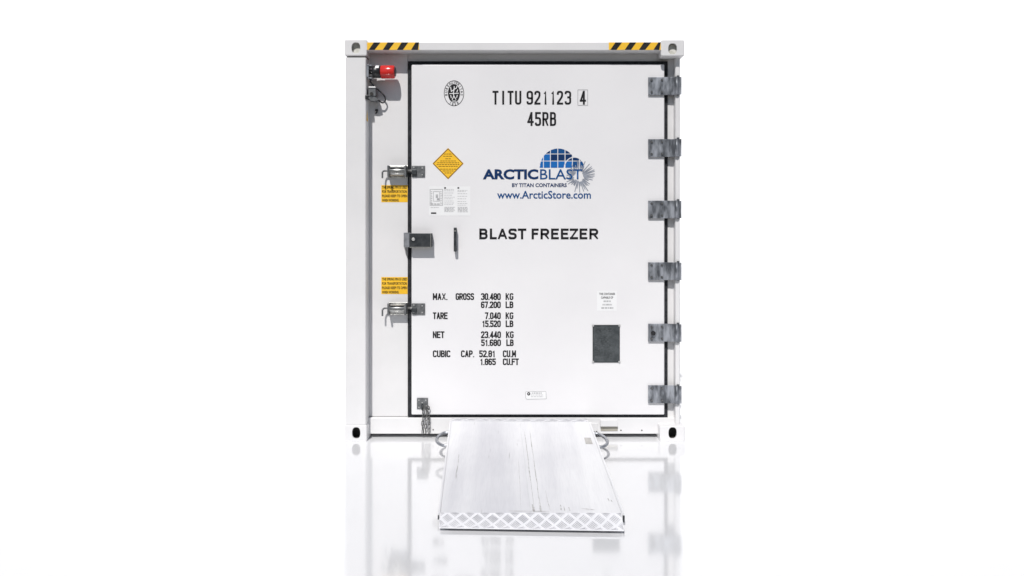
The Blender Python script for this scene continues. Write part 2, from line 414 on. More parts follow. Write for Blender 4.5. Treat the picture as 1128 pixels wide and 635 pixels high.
# gasket ring and door
bm = bmesh.new()
for r in ((449.5, 67.8, 453.9, 460.6), (731.2, 67.8, 735.4, 460.6)): pbox(*r, FR-.016, .03, 0, bm)
for r in ((453.9, 67.8, 731.2, 71.6), (453.9, 456.4, 731.2, 460.6)): pbox(*r, FR-.016, .03, 0, bm)
obj('gasket', bm, M['gasket'], root)
door = obj('door', pbox(453.2, 71, 732, 457.2, DR, .07, .007), M['door'], root)

# --- print on the door
K = M['black']
stencil('lettering', 'TITU', 542.5, 100.3, 574.3, 115.5, DR, K, door, 2.2, xs=[(542.5, 549.1), (553.2, 555.3), (559.1, 565.7), (567.3, 574.3)])
stencil('lettering', '921123', 579.9, 100.3, 629.3, 115.5, DR, K, door, 2.2, xs=[(580.0, 587.2), (588.6, 595.4), (598.2, 602.9), (606.4, 611.4), (613.4, 620.3), (622, 629.2)])
stencil('lettering', '4', 638.6, 100.3, 645.2, 115.5, DR, K, door, 2.2)
stencil('lettering', '45RB', 580.8, 123.7, 612.6, 139, DR, K, door, 2.2, xs=[(580.8, 587.6), (589.2, 596), (597.4, 604.2), (605.8, 612.6)])
bm = bmesh.new(); d = DR
c = [Vector((X(a, d), Z(b, d))) for a, b in ((636.5, 99.2), (647.3, 99.2), (647.3, 116.3), (636.5, 116.3), (636.5, 99.2))]
for a, b in zip(c, c[1:]): stroke(bm, [a, b], .0045, d-.0011)
obj('check_digit_frame', bm, M['greyprint'], door)

w_ = 1.42
for s, a, y0, b, y1 in (('MAX.', 476.8, 323.2, 492.9, 330.7), ('GROSS', 501.9, 323.2, 522.2, 330.7), ('30.480', 529.8, 323.2, 551.6, 330.7), ('KG', 556.9, 323.2, 565.5, 330.7),
        ('67.200', 529.8, 332.3, 551.6, 339.6), ('LB', 556.9, 332.3, 565.5, 339.6), ('TARE', 476.8, 344.3, 493.1, 351.8), ('7.040', 534.2, 344.3, 551.6, 351.8), ('KG', 556.9, 344.3, 565.5, 351.8),
        ('15.520', 531, 353.2, 551.6, 360.5), ('LB', 557, 353.2, 565.5, 360.5), ('NET', 476.8, 365.2, 489.6, 372.7), ('23.440', 529.8, 365.2, 551.8, 372.7), ('KG', 557.4, 365.2, 565.8, 372.7),
        ('51.680', 530, 374.1, 551.8, 381.4), ('LB', 557.7, 374.1, 565.8, 381.4), ('CUBIC', 476.8, 386.2, 496.1, 393.7), ('CAP.', 507.8, 386.2, 522.4, 393.7), ('52.81', 527.8, 386.2, 545.6, 393.7),
        ('CU.M', 553.9, 386.2, 568.4, 393.7), ('1.865', 528.8, 395.1, 546.2, 402.4), ('CU.FT', 553.9, 395.1, 571.5, 402.4)):
    stencil('lettering', s, a, y0, b, y1, DR, K, door, w_, gap=.62)

stencil('lettering', 'BLAST', 527.8, 252, 579.6, 263.9, DR, K, door, 2.5, rf=.6, xs=[(528, 537.2), (539.6, 547.2), (548.2, 558.8), (560, 569.2), (570.4, 579.8)])
stencil('lettering', 'FREEZER', 585.6, 252, 659.2, 263.9, DR, K, door, 2.5, rf=.6, xs=[(585.6, 593.4), (595.4, 605), (607, 615.6), (617.8, 626.4), (627.6, 636.8), (638.4, 647), (649.2, 659)])
text('lettering', 'ARCTIC', 531.8, 186.6, 593, 198, DR, M['navy'], door, .042)
text('lettering', 'BLAST', 594.9, 186.6, 641.3, 198, DR, M['midblue'], door, .006, .0016)
text('lettering', 'BY TITAN CONTAINERS', 564, 202.1, 624.3, 206.4, DR, M['navy'], door, .03)
text('lettering', 'www.ArcticStore.com', 547.6, 210.4, 650.9, 219.2, DR, M['midblue'], door, .016)

def globe():
    """two overlapping half-discs cut into a grid of panes"""
    lobes = ((614.9, 185.5, 20.3, 21.6), (632.8, 185.5, 10.7, 11.6)); cuts_x = [586, 598.6, 606.3, 614.4, 622.4, 630.5, 638.5, 650]; cuts_y = [160, 169.8, 177.6, 186]
    parts = {}; st = .5; g = .42
    def inside(x, y, l, grow=0):
        return ((x-l[0])/(l[2]+grow))**2+((y-l[1])/(l[3]+grow))**2 < 1 and y < l[1]
    for which, l in enumerate(lobes):
        for iy in range(3):
            for ix in range(7):
                col_ = 'blue' if iy == 2 or (iy == 1 and ix <= 1) else 'navy'
                if which == 0 and iy == 0 and ix in (2, 3): col_ = 'midblue'
                if which == 1: col_ = 'navy' if iy == 1 else ('midblue' if ix > 4 else 'blue')
                x = cuts_x[ix]+g
                while x < cuts_x[ix+1]-g-.01:
                    xe = min(x+st, cuts_x[ix+1]-g); xm = (x+xe)/2; t = (xm-l[0])/l[2]
                    if abs(t) < 1:
                        top = max(cuts_y[iy]+g, l[1]-l[3]*math.sqrt(1-t*t)); bot = min(cuts_y[iy+1], l[1])-g
                        if which == 0:
                            o = lobes[1]; u = (xm-o[0])/(o[2]+1.1)
                            if abs(u) < 1: bot = min(bot, o[1]-(o[3]+1.1)*math.sqrt(1-u*u))
                        if bot > top+.05: parts.setdefault((which, iy, ix, col_), []).append((x, top, xe, bot))
                    x = xe
    for k_, r in parts.items(): print_bars('dome_pane', r, DR, M[k_[3]], door).pop('kind')
globe()
bm = bmesh.new(); rn = random.Random(4); cx_, cy_ = 637.6, 194.6
for i in range(44):
    a = 2*math.pi*i/44+rn.uniform(-.05, .05); r0, r1 = rn.uniform(4.6, 6.8), rn.choice((11.5, 13.5, 15.5, 17.5, 18))*rn.uniform(.94, 1.05)
    if 2.5 < a < 3.75: r1 = min(r1, 15)
    p0, p1 = Vector((cx_+r0*math.cos(a), cy_+r0*math.sin(a))), Vector((cx_+r1*math.cos(a+rn.uniform(-.05, .05)), cy_+r1*math.sin(a)))
    n = Vector((-(p1-p0).y, (p1-p0).x)).normalized(); w0, w1 = .62, .38
    bm.faces.new([bm.verts.new((X(v.x, DR), DR-.0013-.00002*(i % 9), Z(v.y, DR))) for v in (p0+n*w0, p0-n*w0, p1-n*w1, p1+n*w1)])
obj('starburst_emblem', bm, M['silver'], door)

# classification emblem: oval ring with lettering and a dark centre
def ellipse_ring(cx, cy, a0, b0, a1, b1, d, lift, n=40):
    bm = bmesh.new(); P = lambda a, b, t: bm.verts.new((X(cx+a*math.cos(t), d), d-lift, Z(cy+b*math.sin(t), d)))
    A = [P(a1, b1, 2*math.pi*i/n) for i in range(n)]
    if a0 <= 0: bm.faces.new(A); return bm
    B = [P(a0, b0, 2*math.pi*i/n) for i in range(n)]
    for i in range(n): bm.faces.new((A[i], A[(i+1) % n], B[(i+1) % n], B[i]))
    return bm
em = obj('seal_emblem', ellipse_ring(500.1, 103, 10.5, 13.5, 11.1, 14.1, DR, .0011), M['black'], door)
ECX, ECY = 500.1, 103
obj('seal_emblem', ellipse_ring(ECX, ECY, 0, 0, 6.6, 10.2, DR, .0011), M['black'], door)
bm = bmesh.new()
fig = [[(500.4, 95.3), (500.2, 99), (499.3, 103), (500, 106.2)], [(500.2, 98.8), (497.2, 101), (496.4, 96)], [(500.2, 98.6), (502.8, 97.4), (503.6, 94.8)], [(495, 103.4), (505.4, 103.0)],
       [(500, 106), (498, 110.3)], [(500, 106), (502.4, 110)], [(496.4, 105), (497.2, 108.4)], [(503.8, 104.8), (503, 108)], [(498, 111.6), (502.6, 111.6)], [(504.2, 99), (503.2, 102)]]
for i, f in enumerate(fig): stroke(bm, [Vector((X(a, DR), Z(b, DR))) for a, b in f], .0055, DR-.0014-.00002*i)
obj('seal_emblem', bm, M['label'], door)
def around(s, a0, a1, rx, ry, size, flip=False):
    bm = bmesh.new()
    for i, ch in enumerate(s):
        if ch == ' ': continue
        t = math.radians(a0+(a1-a0)*i/(len(s)-1)); cx, cy = ECX+rx*math.cos(t), ECY-ry*math.sin(t)
        me = font_mesh(ch, .01); xs_ = [v.co.x for v in me.vertices]; mx = (min(xs_)+max(xs_))/2
        rot = (t-math.pi/2) if not flip else (t+math.pi/2); off = len(bm.verts)
        vv = []
        for v in me.vertices:
            u, w = (v.co.x-mx)*size, (v.co.y-.36)*size
            vv.append(bm.verts.new((X(cx+u*math.cos(rot)-w*math.sin(rot), DR), DR-.0012, Z(cy-(u*math.sin(rot)+w*math.cos(rot)), DR))))
        for p in me.polygons:
            try: bm.faces.new([vv[j] for j in p.vertices])
            except ValueError: pass
        bpy.data.meshes.remove(me)
    obj('lettering', bm, M['black'], door)
around('BUREAU', 188, 104, 8.7, 12.1, 3.6); around('VERITAS', 84, -8, 8.7, 12.1, 3.6); around('1828', 242, 298, 8.6, 12.0, 3.4, True)

# stickers and notices
def sticker(name, px0, py0, px1, py1, d, material, parent, t=.0008):
    return obj(name, pbox(px0, py0, px1, py1, d-t, t-.0001), material, parent)
dia = [(493.6, 163.2), (510.7, 180.4), (493.6, 197.8), (476.4, 180.4)]
o = obj('warning_diamond', prism(dia, DR-.0009, .0008), M['yellow'], door)
bm = bmesh.new()
inn = [Vector((X(493.6+(a-493.6)*.95, DR), Z(180.4+(b-180.4)*.95, DR))) for a, b in dia]
for i in range(4): stroke(bm, [inn[i], inn[(i+1) % 4]], .006, DR-.0015-.00002*i)
obj('diamond_border', bm, M['brown'], door)
rows_ = []
for y, hw in ((169.6, 4.5), (172, 5.5), (174.8, 3), (177.2, 8.6), (179.2, 12), (181.2, 12.6), (183.2, 10.5), (186.2, 8.8), (188.2, 6), (190.4, 3.8)):
    rows_ += text_rows(493.6-hw, 493.6+hw, (y,), .75, int(y*10), 0, (1.6, 3.6))
print_bars('diamond_print', rows_, DR, M['brown'], door, .0014)
sticker('notice_sheet', 472.6, 205.6, 518, 237.8, DR, M['label'], door)
print_bars('notice_print', [(473.4, 208.6, 488, 209.2), (473.4, 226.2, 488, 226.8), (473.4, 209.2, 474.2, 226.2), (487.2, 209.2, 488, 226.2)]+text_rows(474.6, 476.4, [211+1.9*i for i in range(8)], .9, 3)
           + text_rows(485, 487, [211+1.9*i for i in range(8)], .9, 4)+text_rows(474.8, 486.8, (224.4,), 1.2, 5)+text_rows(474.4, 485.8, (228.6,), .6, 6)
           + [(477.6, 211, 484.2, 211.6), (477.6, 221.6, 484.2, 222.2), (477.2, 211, 477.8, 222.2), (483.8, 211, 484.4, 222.2), (480, 214.4, 482.6, 218.2), (481.2, 218.6, 484, 221)]
           + text_rows(489.4, 501, (208.8, 210.2, 212.6, 215, 217.2, 219, 221.4, 223.6, 225.4), .5, 7)+text_rows(489.6, 501.4, (228.2, 229.4, 230.6, 231.8, 233), .7, 8, .1)
           + text_rows(504, 516.2, (209.8, 211, 213.4, 216.2, 219, 222, 224.2, 226), .5, 9)+text_rows(504.2, 516.2, (228.2, 229.4, 230.6, 231.8, 233.2), .7, 10, .1), DR, M['greyprint'], door, .0014)
print_bars('notice_print', [(474.8, 234.2, 480.6, 235.8), (489.4, 206.4, 491.2, 208.2), (504, 206.4, 505.8, 208.2)], DR, M['black'], door, .0014)
sticker('test_notice', 657.6, 320.8, 679.4, 342.6, DR, M['label'], door)
text('lettering', 'THIS CONTAINER', 660, 322.8, 677.6, 325.2, DR, M['black'], door, .02, .0014)
text('lettering', 'CAPABLE OF', 662, 326.8, 675.4, 329.2, DR, M['black'], door, .02, .0014)
print_bars('notice_print', text_rows(664.8, 672.8, (331.2,), 1.7, 21, 0)+text_rows(663.6, 674, (335,), 1.7, 22, 0)+text_rows(662.4, 675.6, (338.6,), 1.7, 23, 0), DR, M['greyprint'], door, .0014)
sticker('serial_label', 578.8, 431, 602.2, 440.3, DR, M['label'], door)
bm = bmesh.new(); c = [Vector((X(a, DR), Z(b, DR))) for a, b in ((579.6, 431.4), (601.4, 431.4), (601.8, 439.6), (580.2, 440), (579, 438.6), (578.9, 432.6), (579.6, 431.4))]
for i, (a, b) in enumerate(zip(c, c[1:])): stroke(bm, [a, b], .0036, DR-.0014-.00001*i)
obj('label_border', bm, M['greyprint'], door)
print_bars('label_print', text_rows(585.8, 597.4, (432.6,), 1.2, 31, .1)+text_rows(585, 598.4, (435, 436.9), .6, 32, .1), DR, M['greyprint'], door, .0014)
obj('label_logo', ellipse_ring(582.4, 434, .6, .7, 1.7, 1.9, DR, .0015, 16), M['black'], door)
for y0 in (204.2, 305.4):
    s = sticker('instruction_sticker', 420, y0, 449, y0+18.8, FR, M['yellow'], root)
    for k_, (t_, xe) in enumerate((('THE SPRING PIN IS USED', 448.4), ('FOR TRANSPORTATION', 448.2), ('PLEASE KEEP ITS OPEN', 448.6), ('WHEN WORKING.', 439.6))):
        text('lettering', t_, 420.9, y0+.9+4.75*k_, xe, y0+3.9+4.75*k_, FR, M['black'], s, .03, .0014)

# data plate
pl = obj('data_plate', pbox(652.8, 358.2, 682.8, 399.6, DR-.003, .0028, .001), M['plate'], root)
print_bars('plate_print', text_rows(655.4, 680.6, [361+1.5*i for i in range(5)], .6, 41, .3)+text_rows(655.4, 680.6, [370+2.1*i for i in range(13)], .6, 42, .35), DR-.003, M['plateprint'], pl, .0006)
bm = bmesh.new()
for r in ((652.9, 358.3, 682.7, 359.0), (652.9, 398.8, 682.7, 399.5), (652.9, 359.0, 653.7, 398.8), (681.9, 359.0, 682.7, 398.8)): pbox(*r, DR-.0044, .0013, 0, bm)
obj('plate_rim', bm, M['darksteel'], pl)
for a, b in ((653.2, 358.8), (682.2, 358.8), (653.2, 398.8), (682.2, 398.8)):
    obj('screw', tube([(X(a, DR), DR-.007, Z(b, DR)), (X(a, DR), DR-.0031, Z(b, DR))], [.007, .0085], 12), M['screw'], pl)

# ------------------------------------------------------------------ hinges
def make_hinge():
    t = empty('hinge', (0, 0, 0), root)
    d = DR-.014; k = (D+d)/F; w, hh = 28.4*k, 9.75*k
    bm = box(0, w-.03, 0, .0135, -hh, hh, .0012)
    obj('leaf', bm, M['galv'], t)
    bm = box(w-.0295, w+.004, -.002, .0115, -hh, hh, .002); obj('leaf_arm', bm, M['galv'], t)
    obj('knuckle', tube([(w+.018, -.006, -hh-.001), (w+.018, -.006, hh+.001)], .0165, 16), M['galv'], t)
    obj('post_leaf', box(w+.0345, w+.050, -.016, -.006, -hh+.001, hh-.001, .001), M['galv'], t)
    obj('hinge_pin', tube([(w+.026, -.008, -hh-.004), (w+.026, -.008, hh+.010)], .009, 10), M['darksteel'], t)
    me = None
    for ux in (3.6, 15.0):
        for uz in (-6.6, 6.6):
            if me is None:
                o = obj('bolt', tube([(0, -.006, 0), (0, .001, 0)], [.0085, .0095], 6), M['bolt'], t); me = o.data
            else: o = obj('bolt', me, None, t)
            o.location = (ux*k, 0, uz*k)
    return t
h0 = make_hinge(); parts0 = list(h0.children)
mids = [95, 163.2, 231, 299, 366.8, 434.7]
for i, m_ in enumerate(mids):
    d = DR-.014; loc = (X(714.2, d), d, Z(m_, d))
    if i == 0: h = h0
    else:
        h = h0.copy(); COL.objects.link(h); h.parent = root
        for p in parts0:
            q_ = p.copy(); COL.objects.link(q_); q_.parent = h
            if p.name.startswith(('leaf', 'post_leaf')):      # each casting of zinc has its own mottling
                q_.data = p.data.copy(); dz = .37*i
                mm = M['galv'].copy(); q_.data.materials[0] = mm
                for n in mm.node_tree.nodes:
                    if n.type == 'MAPPING': n.inputs['Location'].default_value = (dz, .21*i, .5*i)
    h.location = loc
obj('plug', tube([(X(719.5, DR-.02), DR-.03, Z(367.2, DR-.02)), (X(719.5, DR-.02), DR-.014, Z(367.2, DR-.02))], .0165, 16), M['plastic'], root)

# ------------------------------------------------------------------ spring latches
def spring_latch(cy):
    t = empty('spring_latch', (0, 0, 0), root); d = FR-.05; z = lambda v: Z(cy+v, d); x = lambda v: X(v, d)
    obj('barrel', tube([(x(427.6), d+.012, z(.2)), (x(428.2), d+.012, z(.2)), (x(447), d+.012, z(.2)), (x(447.6), d+.012, z(.2))], [.030, .034, .034, .030], 20), M['bright'], t)
    for zz in (-3.6, -.4): obj('slot', box(x(430), x(445.4), d-.0225, d-.012, z(zz+.5), z(zz-.5)), M['darksteel'], t)
    obj('bracket', box(x(426.8), x(448.6), d+.036, FR-.0005, z(7), z(-6.8), .003), M['bright'], t)
    obj('rib', box(x(427.2), x(429.2), d-.026, d+.036, z(6.2), z(-6.4), .002), M['steel'], t)
    obj('rib', box(x(446), x(448), d-.026, d+.036, z(6.2), z(-6.4), .002), M['steel'], t)
    pts = spline([(x(427.4), d+.012, z(-.6)), (x(423.4), d+.008, z(-.6)), (x(421.6), d-.004, z(.6)), (x(421.4), d-.006, z(4)), (x(421.4), d-.006, z(7.6))], 5)
    obj('pull_handle', tube(pts, .0065, 8), M['steel'], t)
    obj('pin', tube([(x(448), d+.012, z(-.8)), (x(457.2), d+.012, z(-.8)), (x(458), d+.012, z(-.8))], [.0085, .0085, .006], 12), M['bright'], t)
    obj('keeper_plate', pbox(453.6, cy-6.2, 468.2, cy+6.4, DR-.006, .0055, .001), M['steel'], t)
    obj('keeper', box(X(453.8, DR), X(459, DR), DR-.022, DR-.0065, Z(cy+3.6, DR), Z(cy-1.6, DR), .002), M['darksteel'], t)
    for a, b in ((465.2, -3.6), (465.2, 3.8), (456, -4.4)):
        obj('screw', tube([(X(a, DR), DR-.0085, Z(cy+b, DR)), (X(a, DR), DR-.005, Z(cy+b, DR))], .005, 10), M['screw'], t)
spring_latch(189); spring_latch(340.6)

# ------------------------------------------------------------------ door latch, handle
t = empty('door_latch', (0, 0, 0), root)
d = DR-.055
obj('housing', box(X(451, d), X(475.6, d), d, DR-.0005, Z(272.2, d), Z(257.2, d), .0025), M['darksteel'], t)
bm = extrude_xy([(X(444.2, d), d+.02), (X(444.8, d), d+.016), (X(450.6, d), d-.002), (X(451.0, d), d+.001), (X(451, d), DR-.004), (X(444.2, d), DR+.02)], Z(272.6, d), Z(256.6, d))
obj('end_cap', bm, M['tube'], t)
obj('bright_edge', box(X(451.3, d), X(475.8, d), d-.0025, d+.012, Z(273.2, d), Z(272.3, d)), M['bright'], t)  # thin bright strips along two edges of the housing
obj('bright_edge', box(X(474, d), X(474.7, d), d-.002, d+.002, Z(272.0, d), Z(257.4, d)), M['bright'], t)
obj('knob', tube([(X(455.4, d), d-.010, Z(263.8, d)), (X(455.4, d), d-.006, Z(263.8, d)), (X(455.4, d), d+.001, Z(263.8, d))], [.009, .0125, .0125], 14), M['screw'], t)
bm = bmesh.new()
v = [bm.verts.new(p) for p in ((X(445.6, d), d+.018, Z(272.7, d)), (X(449.4, d), d+.004, Z(272.7, d)), (X(449.4, FR), FR-.001, Z(286.5, FR)), (X(447.2, FR), FR-.001, Z(281, FR)), (X(445.2, FR), FR-.001, Z(272.7, FR)), (X(449.4, FR), FR-.001, Z(272.7, FR)))]
for f in ((0, 1, 2, 3), (0, 3, 4), (1, 5, 2), (2, 5, 4, 3), (0, 4, 5, 1)): bm.faces.new([v[i] for i in f])
obj('gusset', bm, M['steel'], t)
t = empty('door_handle', (0, 0, 0), root); d = DR-.045
obj('grip', box(X(499.7, d), X(502.9, d), d, d+.018, Z(277.6, d), Z(250.8, d), .004), M['darksteel'], t)
obj('foot', box(X(499.9, d), X(502.7, d), d+.0175, DR-.0005, Z(254.6, d), Z(251.2, d), .002), M['plastic'], t)
obj('foot', box(X(499.9, d), X(502.7, d), d+.0175, DR-.0005, Z(277.2, d), Z(273.6, d), .002), M['plastic'], t)
obj('screw', tube([(X(501.3, d), d-.003, Z(254.6, d)), (X(501.3, d), d+.001, Z(254.6, d))], .0065, 10), M['bright'], t)

# chain keeper on the door
t = obj('chain_plate', pbox(459.2, 438.6, 471.4, 450.8, DR-.006, .0055, .001), M['steel'], root)
for a, b in ((461.6, 440.8), (469.2, 440.8), (461.6, 448.6), (465.2, 443.6)):
    obj('screw', tube([(X(a, DR), DR-.0085, Z(b, DR)), (X(a, DR), DR-.005, Z(b, DR))], .0042, 10), M['screw'], t)
obj('hook', tube(spline([(X(465.2, DR), DR-.004, Z(445, DR)), (X(465.2, DR), DR-.03, Z(446, DR)), (X(465.4, DR), DR-.034, Z(449.5, DR)), (X(466.2, DR), DR-.024, Z(451.5, DR))], 5), .005, 8), M['darksteel'], t)

# ------------------------------------------------------------------ alarm lamp, switch box, cables
t = empty('alarm_lamp', (0, 0, 0), root); d = .025; zc = Z(79.6, d)
obj('lens', tube([(X(420, d), d, zc), (X(420.4, d), d, zc), (X(433.6, d), d, zc), (X(434.6, d), d, zc), (X(435.2, d), d, zc)], [.045, .047, .047, .044, .036], 28), M['red'], t)
obj('lens_ring', tube([(X(434.9, d), d, zc), (X(435.9, d), d, zc)], [.036, .030], 24), M['plastic'], t)
obj('base', tube([(X(410.8, d), d, zc), (X(412, d), d, zc), (X(419.9, d), d, zc)], [.038, .043, .043], 24), M['plastic'], t)
obj('base_label', tube([(X(414.2, d), d, zc+.006), (X(418.2, d), d, zc+.006)], .0405, 24, caps=False), M['label'], t)
obj('mount_plate', box(X(404.6, .02), X(407.2, .02), -.012, .06, Z(86, .02), Z(72, .02), .002), M['galv'], t)
bm = bmesh.new()
for r in ((405, 71.6, 409.2, 72.6), (405, 85.4, 409.2, 86.4)): pbox(*r, -.014, .07, 0, bm)
obj('mount_flange', bm, M['galv'], t)
obj('mount_stem', tube([(X(407, d), d, zc), (X(411.4, d), d, zc)], .016, 12), M['plastic'], t)
t = empty('switch_box', (0, 0, 0), root)
obj('body', box(X(405.6, .03), X(413.8, .03), .03, .09, Z(106.2, .03), Z(97, .03), .004), M['steel'], t)
obj('lid', box(X(405.9, .024), X(413.5, .024), .024, .088, Z(97, .024)+.0005, Z(95.4, .024), .002), M['label'], t)
obj('socket', tube([(X(409.4, .03), .024, Z(103.6, .03)), (X(409.4, .03), .031, Z(103.6, .03))], .012, 14), M['hole'], t)
obj('bracket', prism([(403.4, 104), (411, 106), (415.6, 108.2), (417, 110), (413, 111.4), (407.5, 111), (403.6, 108.2)], .035, .05), M['steel'], t)
obj('clip', box(X(402.2, .0), X(405.4, .0), -.004, .02, Z(109.6, 0), Z(105, 0), .002), M['plastic'], t)
t = obj('cable', tube(spline([(X(409, .03), .03, Z(84, .03)), (X(407.4, .03), .045, Z(89, .03)), (X(412, .03), .05, Z(95, .03)), (X(418, .03), .07, Z(100.4, .03)), (X(422.6, .05), .07, Z(105, .05)), (X(423.8, .05), .075, Z(110, .05)), (X(421, .05), .07, Z(113, .05)), (X(416.8, .05), .06, Z(110.6, .05))], 8), .0055, 8), M['plastic'], root)
obj('bent_piece', tube(spline([(X(413.6, FR), FR-.006, Z(122, FR)), (X(416, FR), FR-.012, Z(121.4, FR)), (X(415.6, FR), FR-.012, Z(123.6, FR)), (X(414.2, FR), FR-.004, Z(125.4, FR))], 5), .006, 8), M['plastic'], root)  # small bent black piece on the end panel
# small warning triangle stuck on the angled face of the left post
bm = bmesh.new(); a0, a1 = Vector((xr, .012)), Vector((xr, FR-.012)); n = Vector(((a1-a0).y, -(a1-a0).x)).normalized()
def face_pt(u, z): p = a0.lerp(a1, u)+n*.0012; return (p.x, p.y, z)
bm.faces.new([bm.verts.new(face_pt(*q_)) for q_ in ((.02, Z(133.4, .04)), (.62, Z(134, .04)), (.28, Z(121, .04)))])
obj('warning_triangle', bm, M['yellow'], root)

# ------------------------------------------------------------------ chains (hang from the door plate)
def link_mesh():
    bm = bmesh.new(); n, m_, L_, r, w = 16, 6, .0105, .0027, .0068; rings = []
    for i in range(n):
        a = 2*math.pi*i/n; c, s = math.cos(a), math.sin(a)
        ctr = Vector((w*c, 0, w*s+math.copysign(L_, s) if abs(s) > 1e-6 else 0)); dirn = Vector((c, 0, s))
        rings.append([bm.verts.new(ctr+r*(math.cos(b)*dirn+math.sin(b)*Vector((0, 1, 0)))) for b in [2*math.pi*k/m_ for k in range(m_)]])
    for i in range(n):
        a, b = rings[i], rings[(i+1) % n]
        for k in range(m_): bm.faces.new((a[k], a[(k+1) % m_], b[(k+1) % m_], b[k])).smooth = True
    me = bpy.data.meshes.new('link'); bmesh.ops.recalc_face_normals(bm, faces=bm.faces[:]); bm.to_mesh(me); bm.free(); me.materials.append(M['chain']); return me
LINK = link_mesh()
def chain(pts, label):
    P = spline(pts, 40); root_ = empty('safety_chain', P[0])
    tag(root_, label, 'chain', 'chains hanging from the plate at the foot of the door')
    step = .030; acc = 0; k = 0
    for a, b in zip(P, P[1:]):
        acc += (b-a).length
        if acc >= step or k == 0:
            o = obj('link', LINK, None, root_); t_ = (b-a).normalized()
            q_ = t_.to_track_quat('Z', 'Y'); o.rotation_mode = 'QUATERNION'
            from mathutils import Quaternion
            o.rotation_quaternion = q_ @ Quaternion((0, 0, 1), (math.pi/2 if k % 2 else 0)+.35+.2*math.sin(k*1.7)); o.location = b-P[0]; acc = 0; k += 1
    return root_
dd = DR-.022; ds = SL-.014
c1 = chain([(X(466, dd), dd, Z(449.5, dd)), (X(466.4, dd), dd, Z(456, dd)), (X(465.4, ds), ds, Z(466, ds)), (X(465.6, ds), ds, Z(477, ds))], 'steel chain dropping straight from the hook on the door plate')
c2 = chain([(X(470.6, dd), dd-.004, Z(452.5, dd)), (X(469.8, dd), dd-.004, Z(458.5, dd)), (X(469, ds), ds-.006, Z(467, ds)), (X(469, ds), ds-.006, Z(477.4, ds))], 'steel chain hanging from the round ring, beside the hook chain')
c3 = chain([(X(471, dd), dd-.012, Z(453, dd)), (X(472.6, ds), ds-.008, Z(461, ds)), (X(472.8, ds), ds-.004, Z(469, ds)), (X(472.6, ds), ds-.004, Z(477.6, ds))], 'steel chain hanging nearest the ramp, over the white sill')
ring = bmesh.new(); rp = []
for i in range(21):
    a = 2*math.pi*i/20; rp.append((X(470.4, dd)+.0165*math.cos(a), dd, Z(449.6, dd)+.0165*math.sin(a)))
o = obj('ring', tube(rp, .0042, 8, caps=False), M['chain'], c2); o.location = -c2.location

# ------------------------------------------------------------------ loading ramp
ramp = empty('loading_ramp', (0.08, -.75, 0)); tag(ramp, 'scuffed aluminium loading ramp with tread plate lip, leading up to the door sill', 'ramp')
RO = Vector((0.08, -.75, 0))
def robj(name, bm, m, smooth=False):
    bmesh.ops.translate(bm, vec=-RO, verts=bm.verts[:]); return obj(name, bm, m, ramp, smooth)
def at_depth(px, py, y): return Vector((X(px, y), y, Z(py, y)))
FL, FRt = at_depth(497.4, 464.2, -.03), at_depth(648.2, 465.4, -.03)     # far corners of the deck
TL_, TR_ = on_ground(483.4, 581.4, .02), on_ground(687.6, 584.6, .02)  # toe of the lip
def on_line(px, py, toe, back):                                          # near deck corner: a hand's breadth behind the toe
    y = toe.y+back; return at_depth(px, py, y)
NL, NR = on_line(485.2, 565.2, TL_, .10), on_line(684.6, 565.6, TR_, .10)
def quad_slab(c, th, bevel=.003):
    """corners c (far-left, far-right, near-right, near-left), th thick downwards"""
    bm = bmesh.new(); a = [bm.verts.new(p) for p in c]; b = [bm.verts.new(p-Vector((0, 0, th))) for p in c]
    bm.faces.new(a); bm.faces.new(b[::-1])
    for i in range(4): bm.faces.new((a[i], b[i], b[(i+1) % 4], a[(i+1) % 4]))
    if bevel: bmesh.ops.bevel(bm, geom=bm.edges[:], offset=bevel, segments=2, affect='EDGES')
    return bm
lerp2 = lambda u, v: (FL.lerp(FRt, u)).lerp(NL.lerp(NR, u), v)
print('ramp corners', FL, FRt, NL, NR, TL_, TR_)
# deck: two welded aluminium sheets
seams = [0, .5, 1]
for i in range(2):
    a, b = seams[i]+(.0002 if i else 0), seams[i+1]-(.0002 if i < 1 else 0)
    robj('deck_sheet', quad_slab([lerp2(a, 0), lerp2(b, 0), lerp2(b, 1), lerp2(a, 1)], .016, .0003), M['deck'])
for a, b in ((0, 0), (1, 1)):
    s = -1 if a == 0 else 1
    f, n_ = lerp2(a, .0), lerp2(a, 1.0)
    o1, o2 = Vector((s*.0008, 0, .004)), Vector((s*.013, 0, .004))
    c = [f+o1, f+o2, n_+o2, n_+o1] if s > 0 else [f+o2, f+o1, n_+o1, n_+o2]
    robj('side_rail', quad_slab(c, .034, .002), M['deck'])
